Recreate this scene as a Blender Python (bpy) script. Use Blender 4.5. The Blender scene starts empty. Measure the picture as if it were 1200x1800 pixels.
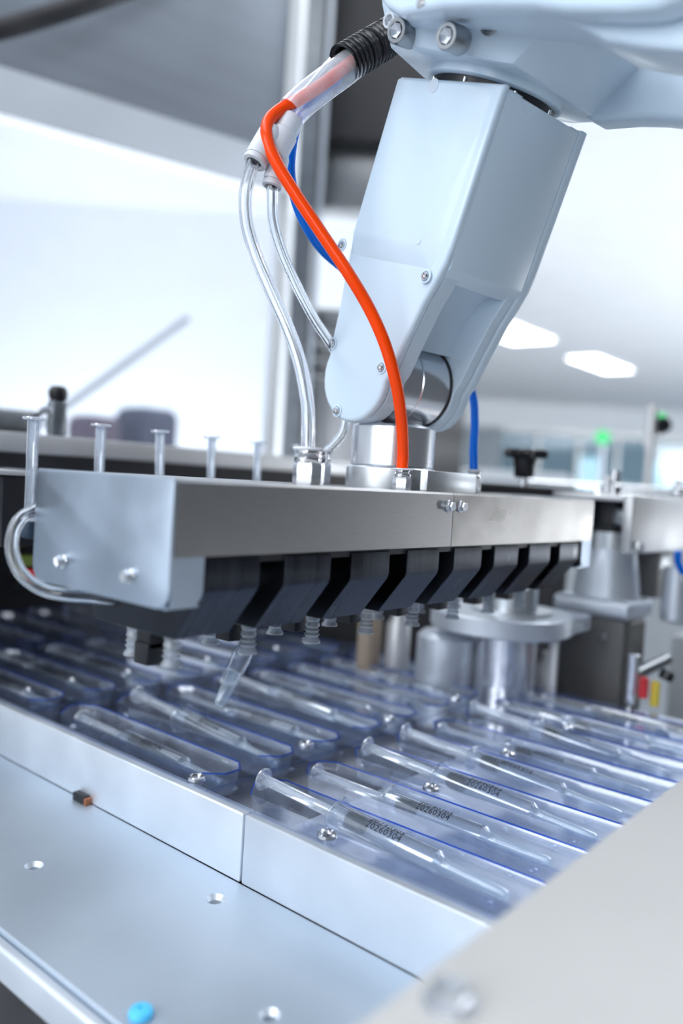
import bpy, bmesh, math, random
from mathutils import Vector, Matrix

random.seed(7)
S = 0.125                      # metres per design unit (height of the lens above the tray film)
sc = bpy.context.scene
COL = sc.collection

# ------------------------------------------------------------------ camera
cd = bpy.data.cameras.new('camera')
cam = bpy.data.objects.new('camera', cd)
COL.objects.link(cam)
yaw, pitch, roll = 0.695154, 0.039381, 0.062156
fw = Vector((math.cos(yaw) * math.cos(pitch), math.sin(yaw) * math.cos(pitch), -math.sin(pitch)))
rt = Vector((math.sin(yaw), -math.cos(yaw), 0))
up = rt.cross(fw)
r2 = rt * math.cos(roll) + up * math.sin(roll)
u2 = -rt * math.sin(roll) + up * math.cos(roll)
cam.matrix_world = Matrix(((r2.x, u2.x, -fw.x, 0), (r2.y, u2.y, -fw.y, 0), (r2.z, u2.z, -fw.z, S), (0, 0, 0, 1)))
cd.sensor_fit = 'VERTICAL'
cd.sensor_height = 36.0
cd.sensor_width = 24.0
cd.lens = 1427.19 / 1800 * 36.0
cd.clip_start = 0.005
cd.clip_end = 100
cd.dof.use_dof = True
cd.dof.focus_distance = 2.48 * S
cd.dof.aperture_fstop = 5.0
cd.dof.aperture_blades = 0
sc.camera = cam

# ------------------------------------------------------------------ light
w = bpy.data.worlds.new('world')
sc.world = w
w.use_nodes = True
bg = w.node_tree.nodes['Background']
bg.inputs[0].default_value = (0.80, 0.89, 1.0, 1)
bg.inputs[1].default_value = 0.62


def area(name, loc, target, sx, sy, power, color=(0.92, 0.96, 1.0)):
    l = bpy.data.lights.new(name, 'AREA')
    l.shape = 'RECTANGLE'
    l.size, l.size_y = sx * S, sy * S
    l.energy = power
    l.color = color
    o = bpy.data.objects.new(name, l)
    COL.objects.link(o)
    o.location = Vector(loc) * S
    o.rotation_euler = (Vector(target) - Vector(loc)).to_track_quat('-Z', 'Y').to_euler()
    return o


area('ceiling_lamp_over_machine', (1, 9, 13.2), (2, 3, 0), 12, 5, 14)
area('ceiling_lamp_over_aisle', (-6, 2.5, 13.2), (1, 2, 0), 8, 5, 8)
area('ceiling_lamp_over_line', (12, -2, 13.2), (9, 0, 0), 10, 6, 16)
area('wall_washer_behind_door', (17.3, 29.3, -4.5), (23, 34.8, 2), 18, 3, 30)  # added unseen washer, brightens the wall behind the door
area('ceiling_lamp_behind_door', (12, 17, 13.0), (24, 32, 0), 12, 8, 14)  # added lamp, brightens what shows through the door pane
area('uplighter_far_hall', (58, -30, -4), (40, 4, 13.6), 24, 14, 470)  # added unseen fill, lifts the hall ceiling
area('ceiling_lamp_far_hall', (85, -36, 13.0), (85, 0, -9), 20, 20, 200)  # added lamp kept out of view, raises the hall's brightness
area('window_light_behind_camera', (-9, 3, 5), (1.5, 2, .6), 7, 6, 9)  # added key light for the robot and end plate, no real window
area('task_lamp_beside_camera', (-2.8, -.6, 1.8), (1.65, .7, -.1), 1.5, 1.5, .62)  # added fill, brightens the near end of the edge rail

sc.view_settings.view_transform = 'Standard'
sc.view_settings.look = 'None'
sc.view_settings.gamma = 1
sc.view_settings.use_curve_mapping = False
sc.view_settings.exposure = 0.34
sc.cycles.transparent_max_bounces = 32
sc.cycles.max_bounces = 12
sc.cycles.transmission_bounces = 8
sc.cycles.sample_clamp_indirect = 6


# ------------------------------------------------------------------ materials
def newmat(name):
    m = bpy.data.materials.new(name)
    m.use_nodes = True
    nt = m.node_tree
    nt.nodes.clear()
    out = nt.nodes.new('ShaderNodeOutputMaterial')
    return m, nt, out


def noise_of(nt, scale, stretch=(1, 1, 1), detail=3):
    tc = nt.nodes.new('ShaderNodeTexCoord')
    mp = nt.nodes.new('ShaderNodeMapping')
    mp.inputs['Scale'].default_value = stretch
    nt.links.new(tc.outputs['Object'], mp.inputs[0])
    n = nt.nodes.new('ShaderNodeTexNoise')
    n.inputs['Scale'].default_value = scale
    n.inputs['Detail'].default_value = detail
    nt.links.new(mp.outputs[0], n.inputs['Vector'])
    return n


def ramp(nt, src, lo, hi, a=0.3, b=0.7):
    r = nt.nodes.new('ShaderNodeMapRange')
    r.inputs[1].default_value, r.inputs[2].default_value = a, b
    r.inputs[3].default_value, r.inputs[4].default_value = lo, hi
    nt.links.new(src, r.inputs[0])
    return r.outputs[0]


def mix_rgb(nt, fac, c1, c2):
    m = nt.nodes.new('ShaderNodeMix')
    m.data_type = 'RGBA'
    nt.links.new(fac, m.inputs[0])
    m.inputs[6].default_value = (*c1, 1)
    m.inputs[7].default_value = (*c2, 1)
    return m.outputs[2]


def solid(name, col, rough=0.5, metal=0.0, vary=0.06, scale=60, stretch=(1, 1, 1), bump=0.0, rvary=0.05, coat=0.0, ior=1.45, emit=None):
    m, nt, out = newmat(name)
    p = nt.nodes.new('ShaderNodeBsdfPrincipled')
    n = noise_of(nt, scale, stretch)
    c1 = tuple(max(0, c * (1 - vary)) for c in col)
    c2 = tuple(min(1, c * (1 + vary)) for c in col)
    nt.links.new(mix_rgb(nt, ramp(nt, n.outputs[0], 0, 1), c1, c2), p.inputs['Base Color'])
    nt.links.new(ramp(nt, n.outputs[0], max(0.02, rough - rvary), rough + rvary), p.inputs['Roughness'])
    p.inputs['Metallic'].default_value = metal
    p.inputs['IOR'].default_value = ior
    p.inputs['Coat Weight'].default_value = coat
    p.inputs['Coat Roughness'].default_value = 0.08
    if emit:
        p.inputs['Emission Color'].default_value = (*emit[0], 1)
        p.inputs['Emission Strength'].default_value = emit[1]
    if bump:
        b = nt.nodes.new('ShaderNodeBump')
        b.inputs['Strength'].default_value = bump
        b.inputs['Distance'].default_value = 0.0004
        nt.links.new(n.outputs[0], b.inputs['Height'])
        nt.links.new(b.outputs[0], p.inputs['Normal'])
    nt.links.new(p.outputs[0], out.inputs[0])
    return m


def clear(name, tint=(0.93, 0.96, 1.0), milk=0.06, milkcol=(0.7, 0.8, 1.0), rough=0.06, edge=0.9, base=0.05, power=2.5, patchy=0.0):
    """thin clear plastic: lets light through, shines at grazing angles, slightly milky"""
    m, nt, out = newmat(name)
    tr = nt.nodes.new('ShaderNodeBsdfTransparent')
    tr.inputs[0].default_value = (*tint, 1)
    gl = nt.nodes.new('ShaderNodeBsdfGlossy')
    gl.inputs['Color'].default_value = (0.95, 0.97, 1, 1)
    gl.inputs['Roughness'].default_value = rough
    df = nt.nodes.new('ShaderNodeBsdfDiffuse')
    df.inputs[0].default_value = (*milkcol, 1)
    lw = nt.nodes.new('ShaderNodeLayerWeight')
    lw.inputs[0].default_value = 0.5
    pw = nt.nodes.new('ShaderNodeMath')
    pw.operation = 'POWER'
    nt.links.new(lw.outputs['Facing'], pw.inputs[0])
    pw.inputs[1].default_value = power
    fr = nt.nodes.new('ShaderNodeMapRange')
    fr.inputs[3].default_value, fr.inputs[4].default_value = base, edge
    nt.links.new(pw.outputs[0], fr.inputs[0])
    mm = nt.nodes.new('ShaderNodeMixShader')
    n = noise_of(nt, 90, (1, 1, 1))
    nt.links.new(ramp(nt, n.outputs[0], milk * (1 - patchy), milk * (1 + patchy)), mm.inputs[0])
    nt.links.new(tr.outputs[0], mm.inputs[1])
    nt.links.new(df.outputs[0], mm.inputs[2])
    mx = nt.nodes.new('ShaderNodeMixShader')
    nt.links.new(fr.outputs[0], mx.inputs[0])
    nt.links.new(mm.outputs[0], mx.inputs[1])
    nt.links.new(gl.outputs[0], mx.inputs[2])
    nt.links.new(mx.outputs[0], out.inputs[0])
    return m


def glass(name, col=(0.96, 0.98, 1.0), ior=1.42, rough=0.02):
    m, nt, out = newmat(name)
    p = nt.nodes.new('ShaderNodeBsdfPrincipled')
    p.inputs['Base Color'].default_value = (*col, 1)
    p.inputs['Transmission Weight'].default_value = 1
    p.inputs['IOR'].default_value = ior
    n = noise_of(nt, 40)
    nt.links.new(ramp(nt, n.outputs[0], rough, rough * 2), p.inputs['Roughness'])
    nt.links.new(p.outputs[0], out.inputs[0])
    return m


def emitter(name, col, strength):
    m, nt, out = newmat(name)
    e = nt.nodes.new('ShaderNodeEmission')
    e.inputs[0].default_value = (*col, 1)
    e.inputs[1].default_value = strength
    nt.links.new(e.outputs[0], out.inputs[0])
    return m


M = {}
M['steel_x'] = solid('brushed steel lengthwise', (0.40, 0.395, 0.395), 0.33, 1, 0.08, 30, (4, 60, 220), 0.12)
M['steel_matte'] = solid('bead blasted steel', (0.47, 0.545, 0.64), 0.42, 1, 0.16, 30, (1, 1, 1), 0.10, 0.08)
M['steel'] = solid('turned steel', (0.74, 0.76, 0.80), 0.24, 0.88, 0.03, 12)
M['steel_bright'] = solid('polished steel', (0.75, 0.76, 0.78), 0.14, 1, 0.03, 60)
M['steel_dark'] = solid('grey steel', (0.30, 0.32, 0.34), 0.35, 1, 0.1, 50)
M['aluminium'] = solid('matt anodised aluminium', (0.74, 0.79, 0.86), 0.45, 0.7, 0.04, 40, (1, 1, 1), 0.06)
M['aluminium_cast'] = solid('machined aluminium', (0.72, 0.75, 0.78), 0.35, 1, 0.05, 40)
M['deck'] = solid('satin aluminium deck', (0.54, 0.62, 0.71), 0.45, 0.6, 0.04, 25, (1, 1, 1), 0.05)
M['black_block'] = solid('black anodised blocks', (0.048, 0.053, 0.066), 0.33, 1.0, 0.25, 20, (14, 1, 1), 0.04, 0.08)
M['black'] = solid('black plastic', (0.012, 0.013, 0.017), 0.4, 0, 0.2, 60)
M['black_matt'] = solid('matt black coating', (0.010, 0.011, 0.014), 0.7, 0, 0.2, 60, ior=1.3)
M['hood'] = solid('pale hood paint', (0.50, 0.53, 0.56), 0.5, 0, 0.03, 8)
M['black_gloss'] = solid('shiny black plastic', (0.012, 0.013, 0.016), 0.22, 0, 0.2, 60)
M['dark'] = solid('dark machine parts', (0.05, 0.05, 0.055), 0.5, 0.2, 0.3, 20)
M['robot'] = solid('pale grey robot enamel', (0.61, 0.735, 0.85), 0.3, 0, 0.015, 10, (1, 1, 1), 0, 0.03, 0.12)
M['robot_shade'] = solid('grey robot enamel', (0.60, 0.68, 0.77), 0.3, 0, 0.015, 10, (1, 1, 1), 0, 0.03, 0.12)  # darker enamel, paints the shade of a recess
M['orange'] = solid('orange polyurethane hose', (1.0, 0.065, 0.002), 0.2, 0, 0.03, 30, ior=1.33)
M['blue'] = solid('blue polyurethane hose', (0.002, 0.16, 0.75), 0.22, 0, 0.03, 30, ior=1.33)
M['film'] = clear('clear blister film', (0.79, 0.84, 0.95), 0.06, (0.45, 0.55, 0.82), 0.05, 0.9, 0.05, 3.5, 0.5)
M['pocket'] = clear('clear pocket wall', (0.92, 0.95, 1.0), 0.14, (0.75, 0.83, 1.0), 0.10, 0.85, 0.12, 2.2, 0.5)
M['rim'] = clear('blue cut edge of film', (0.25, 0.42, 0.9), 0.3, (0.03, 0.16, 0.7), 0.1, 0.3, 0.03)
M['barrel'] = clear('clear syringe barrel', (0.93, 0.96, 1.0), 0.10, (0.85, 0.92, 1.0), 0.05, 0.95, 0.10, 1.5)
M['rod'] = clear('clear plunger rod', (0.92, 0.95, 1.0), 0.30, (0.9, 0.95, 1.0), 0.08, 0.9, 0.14, 1.3)
M['stud'] = solid('silvery snap stud', (0.72, 0.75, 0.82), 0.18, 0.9, 0.03, 60)
M['cap'] = clear('frosted needle cap', (0.85, 0.91, 0.97), 0.25, (0.62, 0.74, 0.86), 0.25, 0.7, 0.08, 1.6)
M['stopper'] = solid('dark rubber stopper', (0.02, 0.04, 0.07), 0.4, 0, 0.2, 80)
M['ink'] = solid('black print', (0.015, 0.017, 0.025), 0.5, 0, 0.1, 80)
M['hose'] = glass('clear polyurethane hose')
M['sleeve'] = clear('milky spiral wrap', (0.95, 0.96, 1), 0.42, (0.85, 0.88, 0.95), 0.15, 0.7, 0.06, 2.0, 0.3)
M['fitting'] = solid('light grey fitting plastic', (0.66, 0.68, 0.74), 0.35, 0, 0.04, 60)
M['silicone'] = clear('translucent silicone', (0.86, 0.89, 0.93), 0.42, (0.62, 0.66, 0.7), 0.3, 0.5, 0.05, 1.6)
M['guard'] = solid('warm grey painted guard', (0.5, 0.495, 0.485), 0.5, 0.0, 0.03, 20)
M['blue_plastic'] = solid('sky blue screw plastic', (0.10, 0.58, 0.95), 0.4, 0, 0.05, 60)
M['white'] = solid('white wall paint', (0.82, 0.85, 0.88), 0.7, 0, 0.02, 8)
M['grey_wall'] = solid('dark grey wall cladding', (0.085, 0.087, 0.092), 0.6, 0, 0.02, 8)  # for the added wall that blocks light
M['ceiling'] = solid('white ceiling panel', (0.90, 0.91, 0.93), 0.6, 0, 0.02, 4)
M['floor'] = solid('pale epoxy floor', (0.58, 0.61, 0.64), 0.3, 0, 0.04, 5)
M['sheet'] = solid('brushed stainless sheet', (0.33, 0.37, 0.43), 0.5, 0.35, 0.06, 4, (1, 1, 12), 0.03)
M['sheet_fold'] = solid('bright folded stainless', (0.62, 0.66, 0.72), 0.5, 0.3, 0.06, 4)  # lighter than the sheet, to paint its highlight
M['brown_grey'] = solid('brown grey cabinet panel', (0.10, 0.097, 0.10), 0.5, 0.1, 0.1, 6)
M['steel_stained'] = solid('stained brushed steel', (0.40, 0.385, 0.37), 0.34, 1, 0.3, 26, (1, 1, 1.4), 0.05, 0.1)
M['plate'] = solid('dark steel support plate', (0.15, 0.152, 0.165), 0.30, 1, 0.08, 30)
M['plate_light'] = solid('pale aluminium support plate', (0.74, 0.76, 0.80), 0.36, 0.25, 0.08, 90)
M['stainless'] = solid('stainless cabinet', (0.50, 0.50, 0.50), 0.4, 1, 0.08, 6, (1, 1, 5))
M['pane'] = clear('clear guard pane', (0.96, 0.97, 1), 0.05, (0.7, 0.78, 0.95), 0.08, 0.6, 0.04, 3)
M['window_glass'] = clear('partition glass', (0.52, 0.66, 0.72), 0.25, (0.26, 0.38, 0.44), 0.05, 0.7, 0.08, 3)
M['lamp'] = emitter('lamp diffuser', (0.95, 0.98, 1.0), 6.0)
M['window_light'] = emitter('daylight behind the pane', (0.93, 0.97, 1.0), 3.0)
M['green'] = emitter('green signal lamp', (0.08, 0.75, 0.25), 1.1)
M['red'] = solid('red plastic', (0.7, 0.04, 0.05), 0.4)
M['yellow'] = solid('yellow plastic', (0.8, 0.62, 0.08), 0.4)
M['motor'] = solid('dark grey motor casing', (0.15, 0.148, 0.145), 0.45, 0.3, 0.1, 40)
M['beige'] = solid('light grey bracket paint', (0.62, 0.62, 0.63), 0.42, 0.6, 0.03, 30)

# ------------------------------------------------------------------ geometry helpers
OFF = {}


class G:
    def __init__(self):
        self.bm = bmesh.new()

    def _merge(self, other, mat4=None):
        me = bpy.data.meshes.new('tmp')
        other.to_mesh(me)
        other.free()
        if mat4 is not None:
            me.transform(mat4)
        self.bm.from_mesh(me)
        bpy.data.meshes.remove(me)
        return self

    def box(self, lo, hi, bev=0.0, seg=2, mat4=None):
        b = bmesh.new()
        bmesh.ops.create_cube(b, size=1)
        c = [(lo[i] + hi[i]) / 2 for i in range(3)]
        s = [abs(hi[i] - lo[i]) for i in range(3)]
        for v in b.verts:
            v.co = Vector([c[i] + v.co[i] * s[i] for i in range(3)])
        if bev:
            bmesh.ops.bevel(b, geom=b.edges[:], offset=min(bev, min(s) * 0.45), segments=seg, affect='EDGES', profile=0.5)
        return self._merge(b, mat4)

    def prism(self, pts, w0, w1, fn, bev=0.0, seg=2):
        """polygon pts (u,v) pushed from w0 to w1, fn(u,v,w) -> point"""
        b = bmesh.new()
        a = [b.verts.new(fn(u, v, w0)) for u, v in pts]
        c = [b.verts.new(fn(u, v, w1)) for u, v in pts]
        n = len(pts)
        f0 = b.faces.new(a)
        f1 = b.faces.new(c[::-1])
        for i in range(n):
            b.faces.new((a[i], c[i], c[(i + 1) % n], a[(i + 1) % n]))
        bmesh.ops.recalc_face_normals(b, faces=b.faces[:])
        if bev:
            es = list({e for f in (f0, f1) for e in f.edges})
            bmesh.ops.bevel(b, geom=es, offset=bev, segments=seg, affect='EDGES', profile=0.5, clamp_overlap=True)
        return self._merge(b)

    def hull(self, pts, bev=0.0, seg=3):
        b = bmesh.new()
        for p in pts:
            b.verts.new(p)
        r = bmesh.ops.convex_hull(b, input=b.verts[:])
        junk = [g for g in set(r['geom_interior']) | set(r['geom_unused']) if isinstance(g, bmesh.types.BMVert)]
        if junk:
            bmesh.ops.delete(b, geom=junk, context='VERTS')
        bmesh.ops.dissolve_limit(b, angle_limit=0.03, verts=b.verts[:], edges=b.edges[:])
        if bev:
            bmesh.ops.bevel(b, geom=b.edges[:], offset=bev, segments=seg, affect='EDGES', profile=0.5, clamp_overlap=True)
        return self._merge(b)

    def lathe(self, prof, base=(0, 0, 0), axis=(0, 0, 1), n=32, sx=1.0):
        """profile [(r, h)] turned about axis through base"""
        b = bmesh.new()
        q = Vector((0, 0, 1)).rotation_difference(Vector(axis).normalized()).to_matrix().to_4x4()
        mt = Matrix.Translation(Vector(base)) @ q
        rings = []
        for r, h in prof:
            if r <= 1e-6:
                rings.append([b.verts.new(mt @ Vector((0, 0, h)))])
            else:
                rings.append([b.verts.new(mt @ Vector((r * sx * math.cos(2 * math.pi * k / n), r * math.sin(2 * math.pi * k / n), h))) for k in range(n)])
        for A, B in zip(rings, rings[1:]):
            for k in range(n):
                k2 = (k + 1) % n
                if len(A) == 1 and len(B) == 1:
                    continue
                if len(A) == 1:
                    b.faces.new((A[0], B[k], B[k2]))
                elif len(B) == 1:
                    b.faces.new((A[k], B[0], A[k2]))
                else:
                    b.faces.new((A[k], B[k], B[k2], A[k2]))
        bmesh.ops.recalc_face_normals(b, faces=b.faces[:])
        return self._merge(b)

    def cyl(self, base, axis, r, h, n=32, ch=0.0):
        p = [(0, 0), (r - ch, 0), (r, ch), (r, h - ch), (r - ch, h), (0, h)] if ch else [(0, 0), (r, 0), (r, h), (0, h)]
        return self.lathe(p, base, axis, n)

    def hexnut(self, base, axis, r, h):
        return self.lathe([(0, 0), (r * .93, 0), (r, h * .12), (r, h * .85), (r * .9, h), (0, h)], base, axis, 6)

    def tube(self, pts, rad, n=16, caps=True, res=10, inner=None, fn=None):
        P = spline(pts, res)
        b = bmesh.new()
        rings, rings2 = [], []
        T = [(P[min(i + 1, len(P) - 1)] - P[max(i - 1, 0)]).normalized() for i in range(len(P))]
        N = T[0].orthogonal().normalized()
        L = 0.0
        for i, p in enumerate(P):
            if i:
                N = (N - T[i] * N.dot(T[i])).normalized()
                L += (p - P[i - 1]).length
            B = T[i].cross(N)
            r = fn(L) if fn else rad
            rings.append([b.verts.new(p + (N * math.cos(2 * math.pi * k / n) + B * math.sin(2 * math.pi * k / n)) * r) for k in range(n)])
            if inner:
                rings2.append([b.verts.new(p + (N * math.cos(2 * math.pi * k / n) + B * math.sin(2 * math.pi * k / n)) * inner) for k in range(n)])
        for R in (rings, rings2):
            for A, B2 in zip(R, R[1:]):
                for k in range(n):
                    f = (A[k], A[(k + 1) % n], B2[(k + 1) % n], B2[k])
                    b.faces.new(f if R is rings else f[::-1])
        if inner:
            for e in (0, -1):
                for k in range(n):
                    f = (rings[e][k], rings2[e][k], rings2[e][(k + 1) % n], rings[e][(k + 1) % n])
                    b.faces.new(f)
            bmesh.ops.recalc_face_normals(b, faces=b.faces[:])
        elif caps:
            b.faces.new(rings[0][::-1])
            b.faces.new(rings[-1])
        return self._merge(b)

    def ball(self, c, r, squash=1.0, n=12):
        b = bmesh.new()
        bmesh.ops.create_uvsphere(b, u_segments=n, v_segments=max(6, n // 2), radius=r)
        for v in b.verts:
            v.co = Vector((v.co.x + c[0], v.co.y + c[1], v.co.z * squash + c[2]))
        return self._merge(b)

    def sheet(self, outer, holes, z):
        b = bmesh.new()
        es = []
        for loop in [outer] + holes:
            vs = [b.verts.new((x, y, z)) for x, y in loop]
            es += [b.edges.new((vs[i], vs[(i + 1) % len(vs)])) for i in range(len(vs))]
        bmesh.ops.triangle_fill(b, use_beauty=True, use_dissolve=False, edges=es, normal=(0, 0, 1))
        return self._merge(b)


def spline(pts, res):
    P = [Vector(p) for p in pts]
    if len(P) == 2:
        return [P[0].lerp(P[1], i / res) for i in range(res + 1)]
    out = []
    for i in range(len(P) - 1):
        p1, p2 = P[i], P[i + 1]
        p0 = P[i - 1] if i else p1 * 2 - p2
        p3 = P[i + 2] if i + 2 < len(P) else p2 * 2 - p1
        for k in range(res):
            t = k / res
            out.append(0.5 * (2 * p1 + (p2 - p0) * t + (2 * p0 - 5 * p1 + 4 * p2 - p3) * t * t + (3 * p1 - p0 - 3 * p2 + p3) * t ** 3))
    out.append(P[-1])
    return out


def mesh_of(g, name, m, off=(0, 0, 0), ang=35):
    me = bpy.data.meshes.new(name)
    o = Vector(off)
    for v in g.bm.verts:
        v.co = (v.co - o) * S
    g.bm.to_mesh(me)
    g.bm.free()
    me.materials.append(m if not isinstance(m, str) else M[m])
    me.polygons.foreach_set('use_smooth', [True] * len(me.polygons))
    me.set_sharp_from_angle(angle=math.radians(ang))
    me.update()
    return me


def tag(o, label=None, cat=None, group=None, kind=None):
    for k, v in (('label', label), ('category', cat), ('group', group), ('kind', kind)):
        if v:
            o[k] = v
    return o


def empty(name, loc, label, cat, group=None):
    o = bpy.data.objects.new(name, None)
    COL.objects.link(o)
    o.location = Vector(loc) * S
    o.empty_display_size = 0.01
    OFF[o.name] = Vector(loc)
    return tag(o, label, cat, group)


def obj(name, g, m, parent=None, label=None, ang=35):
    """one mesh object; geometry given in world design units"""
    off = OFF[parent.name] if parent else Vector((0, 0, 0))
    if not parent:
        xs = [v.co for v in g.bm.verts]
        off = Vector((sum(c.x for c in xs) / len(xs), sum(c.y for c in xs) / len(xs), min(c.z for c in xs)))
    o = bpy.data.objects.new(name, mesh_of(g, name, m, off, ang))
    COL.objects.link(o)
    if parent:
        o.parent = parent
    else:
        o.location = off * S
    OFF[o.name] = off
    if label:
        o['label'] = label
    return o


def clone(o, loc, label=None, rot=None):
    """copy of a thing with its parts and their sub-parts"""
    r = o.copy()
    COL.objects.link(r)
    r.location = Vector(loc) * S
    if rot is not None:
        r.rotation_euler = rot
    if label:
        r['label'] = label
    for ch in o.children:
        c = ch.copy()
        COL.objects.link(c)
        c.parent = r
        for gch in ch.children:
            d = gch.copy()
            COL.objects.link(d)
            d.parent = c
    return r


def instance_part(src, parent, dv, name=None):
    """another part of the same shape, moved by dv"""
    o = src.copy()
    COL.objects.link(o)
    o.parent = parent
    o.location = Vector(dv) * S
    OFF[o.name] = OFF[src.name]
    return o


XYZ = lambda u, v, w: Vector((w, u, v))          # profile in (Y, Z), pushed along X

# ================================================================== room shell
def structure(name, g, m):
    return tag(obj(name, g, m), kind='structure')


structure('floor', G().box((-30, -70, -9.2), (150, 130, -9.0)), 'floor')
structure('ceiling', G().box((-4, -70, 13.6), (150, 130, 13.8)), 'ceiling')

# far partition, square to the line of sight on that side
ROT = Matrix.Rotation(0.695154, 4, 'Z')


def far(lo, hi, bev=0.0, g=None):                 # box in a frame turned towards the far end of the hall (x = distance, y = across, z = height)
    return (g or G()).box(lo, hi, bev, 2, ROT)


g = far((116, -70, 9.9), (117, 40, 13.6))
far((116, -70, -9), (117, 40, -2.5), 0, g)
structure('wall_far', g, 'white')
structure('wall_right', G().box((-30, -12.4, -9), (34, -12, 13.6)), 'grey_wall')  # added unseen wall, kept dark to block light and darken reflections
structure('wall_aisle', far((40, -1.2, -9), (40.6, 70, 13.6)), 'white')
structure('wall_beyond', far((140, -80, -9), (141, 60, 13.6)), 'white')
for i, (a, b, lit) in enumerate(((-22.3, -27.2, 0), (-27.6, -33, 0), (-33.4, -38.5, 1), (-38.9, -43.6, 0), (-44, -52, 1))):
    wn = structure('window_%d' % (i + 1), far((116.3, b, -2.5), (116.5, a, 9.9)), 'window_glass')
    fr = far((115.8, b - .35, -2.5), (116.9, b, 9.9))
    far((115.8, b - .35, 9.4), (116.9, a, 9.9), 0, fr)
    obj('frame', fr, 'stainless', wn)
    if lit:
        obj('lit_pane', far((119, b + .8, -1.0), (119.2, a - 1.0, 6.6)), 'window_light', wn)

for i, (x0, x1, y0, y1, lab) in enumerate(((70.5, 79.5, 30.2, 33.0, 'bright rectangular ceiling light farther down the hall, to the side of the robot arm'),
                                           (53, 62, 30.2, 34, 'bright rectangular ceiling light partly hidden behind the robot forearm'))):
    t = empty('ceiling_light', ((x0 + x1) / 2, (y0 + y1) / 2, 13.6), lab, 'light', 'ceiling lights')
    obj('frame', G().box((x0 - .2, y0 - .2, 13.5), (x1 + .2, y1 + .2, 13.62), .02), 'white', t)
    obj('diffuser', G().box((x0, y0, 13.44), (x1, y1, 13.5)), 'lamp', t)

# ================================================================== machine bed
# ---- front rail in two lengths
for (y0, y1, lab) in ((1.694, 5.4, 'long silver rail along the blister tray edge, with a small sensor at its foot'),
                      (-0.6, 1.688, 'short silver rail along the tray edge, running under the beige guard')):
    o = obj('edge_rail', G().box((1.665, y0, -.212), (1.715, y1, -.004), .006, 3), 'aluminium')
    tag(o, lab, 'rail', 'edge rails')
# ---- deck plate with countersunk holes
holes = [(1.29, 2.19, .028), (1.555, 1.675, .03), (1.312, 1.213, .026)]
ring = lambda x, y, r, n=20: [(x + r * math.cos(2 * math.pi * k / n), y + r * math.sin(2 * math.pi * k / n)) for k in range(n)]
t = empty('deck_plate', (1.35, 2, -.3), 'wide satin grey deck plate in front of the silver rail', 'deck')
g = G().sheet([(1.062, -.6), (1.664, -.6), (1.664, 5.4), (1.062, 5.4)], [ring(*h) for h in holes], -.212)
g.box((1.058, -.6, -.30), (1.068, 5.4, -.2125), .003)
g.box((1.66, -.6, -.30), (1.664, 5.4, -.2125))
obj('plate', g, 'deck', t)
for x, y, r in holes:
    obj('countersunk_hole', G().lathe([(r, -.212), (r * .62, -.225), (r * .55, -.28), (0, -.28)], (x, y, 0), n=20), 'aluminium', t)
g = G().box((1.02, -.6, -.305), (1.052, 5.4, -.222), .008, 3)
tag(obj('front_lip', g, 'aluminium'), 'pale rounded lip strip along the outer edge of the deck plate', 'strip')
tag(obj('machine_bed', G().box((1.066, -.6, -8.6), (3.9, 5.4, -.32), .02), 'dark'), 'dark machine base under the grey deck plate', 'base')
t = empty('deck_screw', (1.105, 1.408, -.212), 'sky blue round screw on the deck plate near its outer edge', 'screw')
obj('head', G().lathe([(0, -.211), (.026, -.211), (.028, -.203), (.024, -.194), (.008, -.191), (.006, -.197), (0, -.197)], (1.105, 1.408, 0)), 'blue_plastic', t)
t = empty('foot_sensor', (1.655, 2.5, -.212), 'tiny black sensor block with a copper end at the foot of the silver rail', 'sensor')
obj('body', G().box((1.637, 2.475, -.2115), (1.664, 2.545, -.182), .003), 'black', t)
obj('copper_end', G().box((1.637, 2.462, -.2115), (1.664, 2.4748, -.186), .002), solid('copper', (.45, .18, .1), .4, .8), t)

# ---- support plates under the film, a dark gap between them
PLZ = -.097
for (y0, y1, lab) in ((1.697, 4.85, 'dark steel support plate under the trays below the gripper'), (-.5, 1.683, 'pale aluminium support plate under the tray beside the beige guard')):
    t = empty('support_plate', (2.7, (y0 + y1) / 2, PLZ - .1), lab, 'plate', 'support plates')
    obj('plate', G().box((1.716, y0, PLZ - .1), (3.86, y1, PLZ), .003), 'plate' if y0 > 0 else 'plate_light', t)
# ---- blister trays
P0, PITCH, HW = 1.862, .2625, .0825
TRAYS = [(3.075, 4.05, 3.008, 4.075, 'half in the shade of the gripper end plate', 'farthest'),
         (1.96, 2.94, 1.904, 3.002, 'straight below the row of suction cups', 'middle'),
         (.80, 1.842, .74, 1.898, 'running under the beige guard', 'nearest'),
         (4.14, 5.1, 4.081, 5.16, 'at the dark far end of the line', 'last')]


def octo(cx, y0, y1, hw, c):
    return [(cx - hw, y0 + c), (cx - hw * .35, y0), (cx + hw * .45, y0), (cx + hw, y0 + c), (cx + hw, y1 - c), (cx + hw * .45, y1), (cx - hw * .1, y1), (cx - hw, y1 - c * 1.1)]


def pocket_mesh(y0, y1):
    b = G()
    A = octo(0, y0, y1, HW, .055)
    mids = []
    for ins, z in ((0, 0), (.004, -.008), (.012, -.075), (.022, -.088)):
        mids.append([b.bm.verts.new((x * (HW - ins) / HW, min(max(y, y0 + ins), y1 - ins), z)) for x, y in A])
    n = len(A)
    for U, L in zip(mids, mids[1:]):
        for i in range(n):
            b.bm.faces.new((U[i], U[(i + 1) % n], L[(i + 1) % n], L[i]))
    b.bm.faces.new(mids[-1])
    for yy in (y0 + .2, (y0 + y1) / 2 + .03, y1 - .2):
        b.ball((.035, yy, -.086), .016, .5, 10)
        b.ball((-.035, yy + .03, -.086), .016, .5, 10)
    return b


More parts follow.
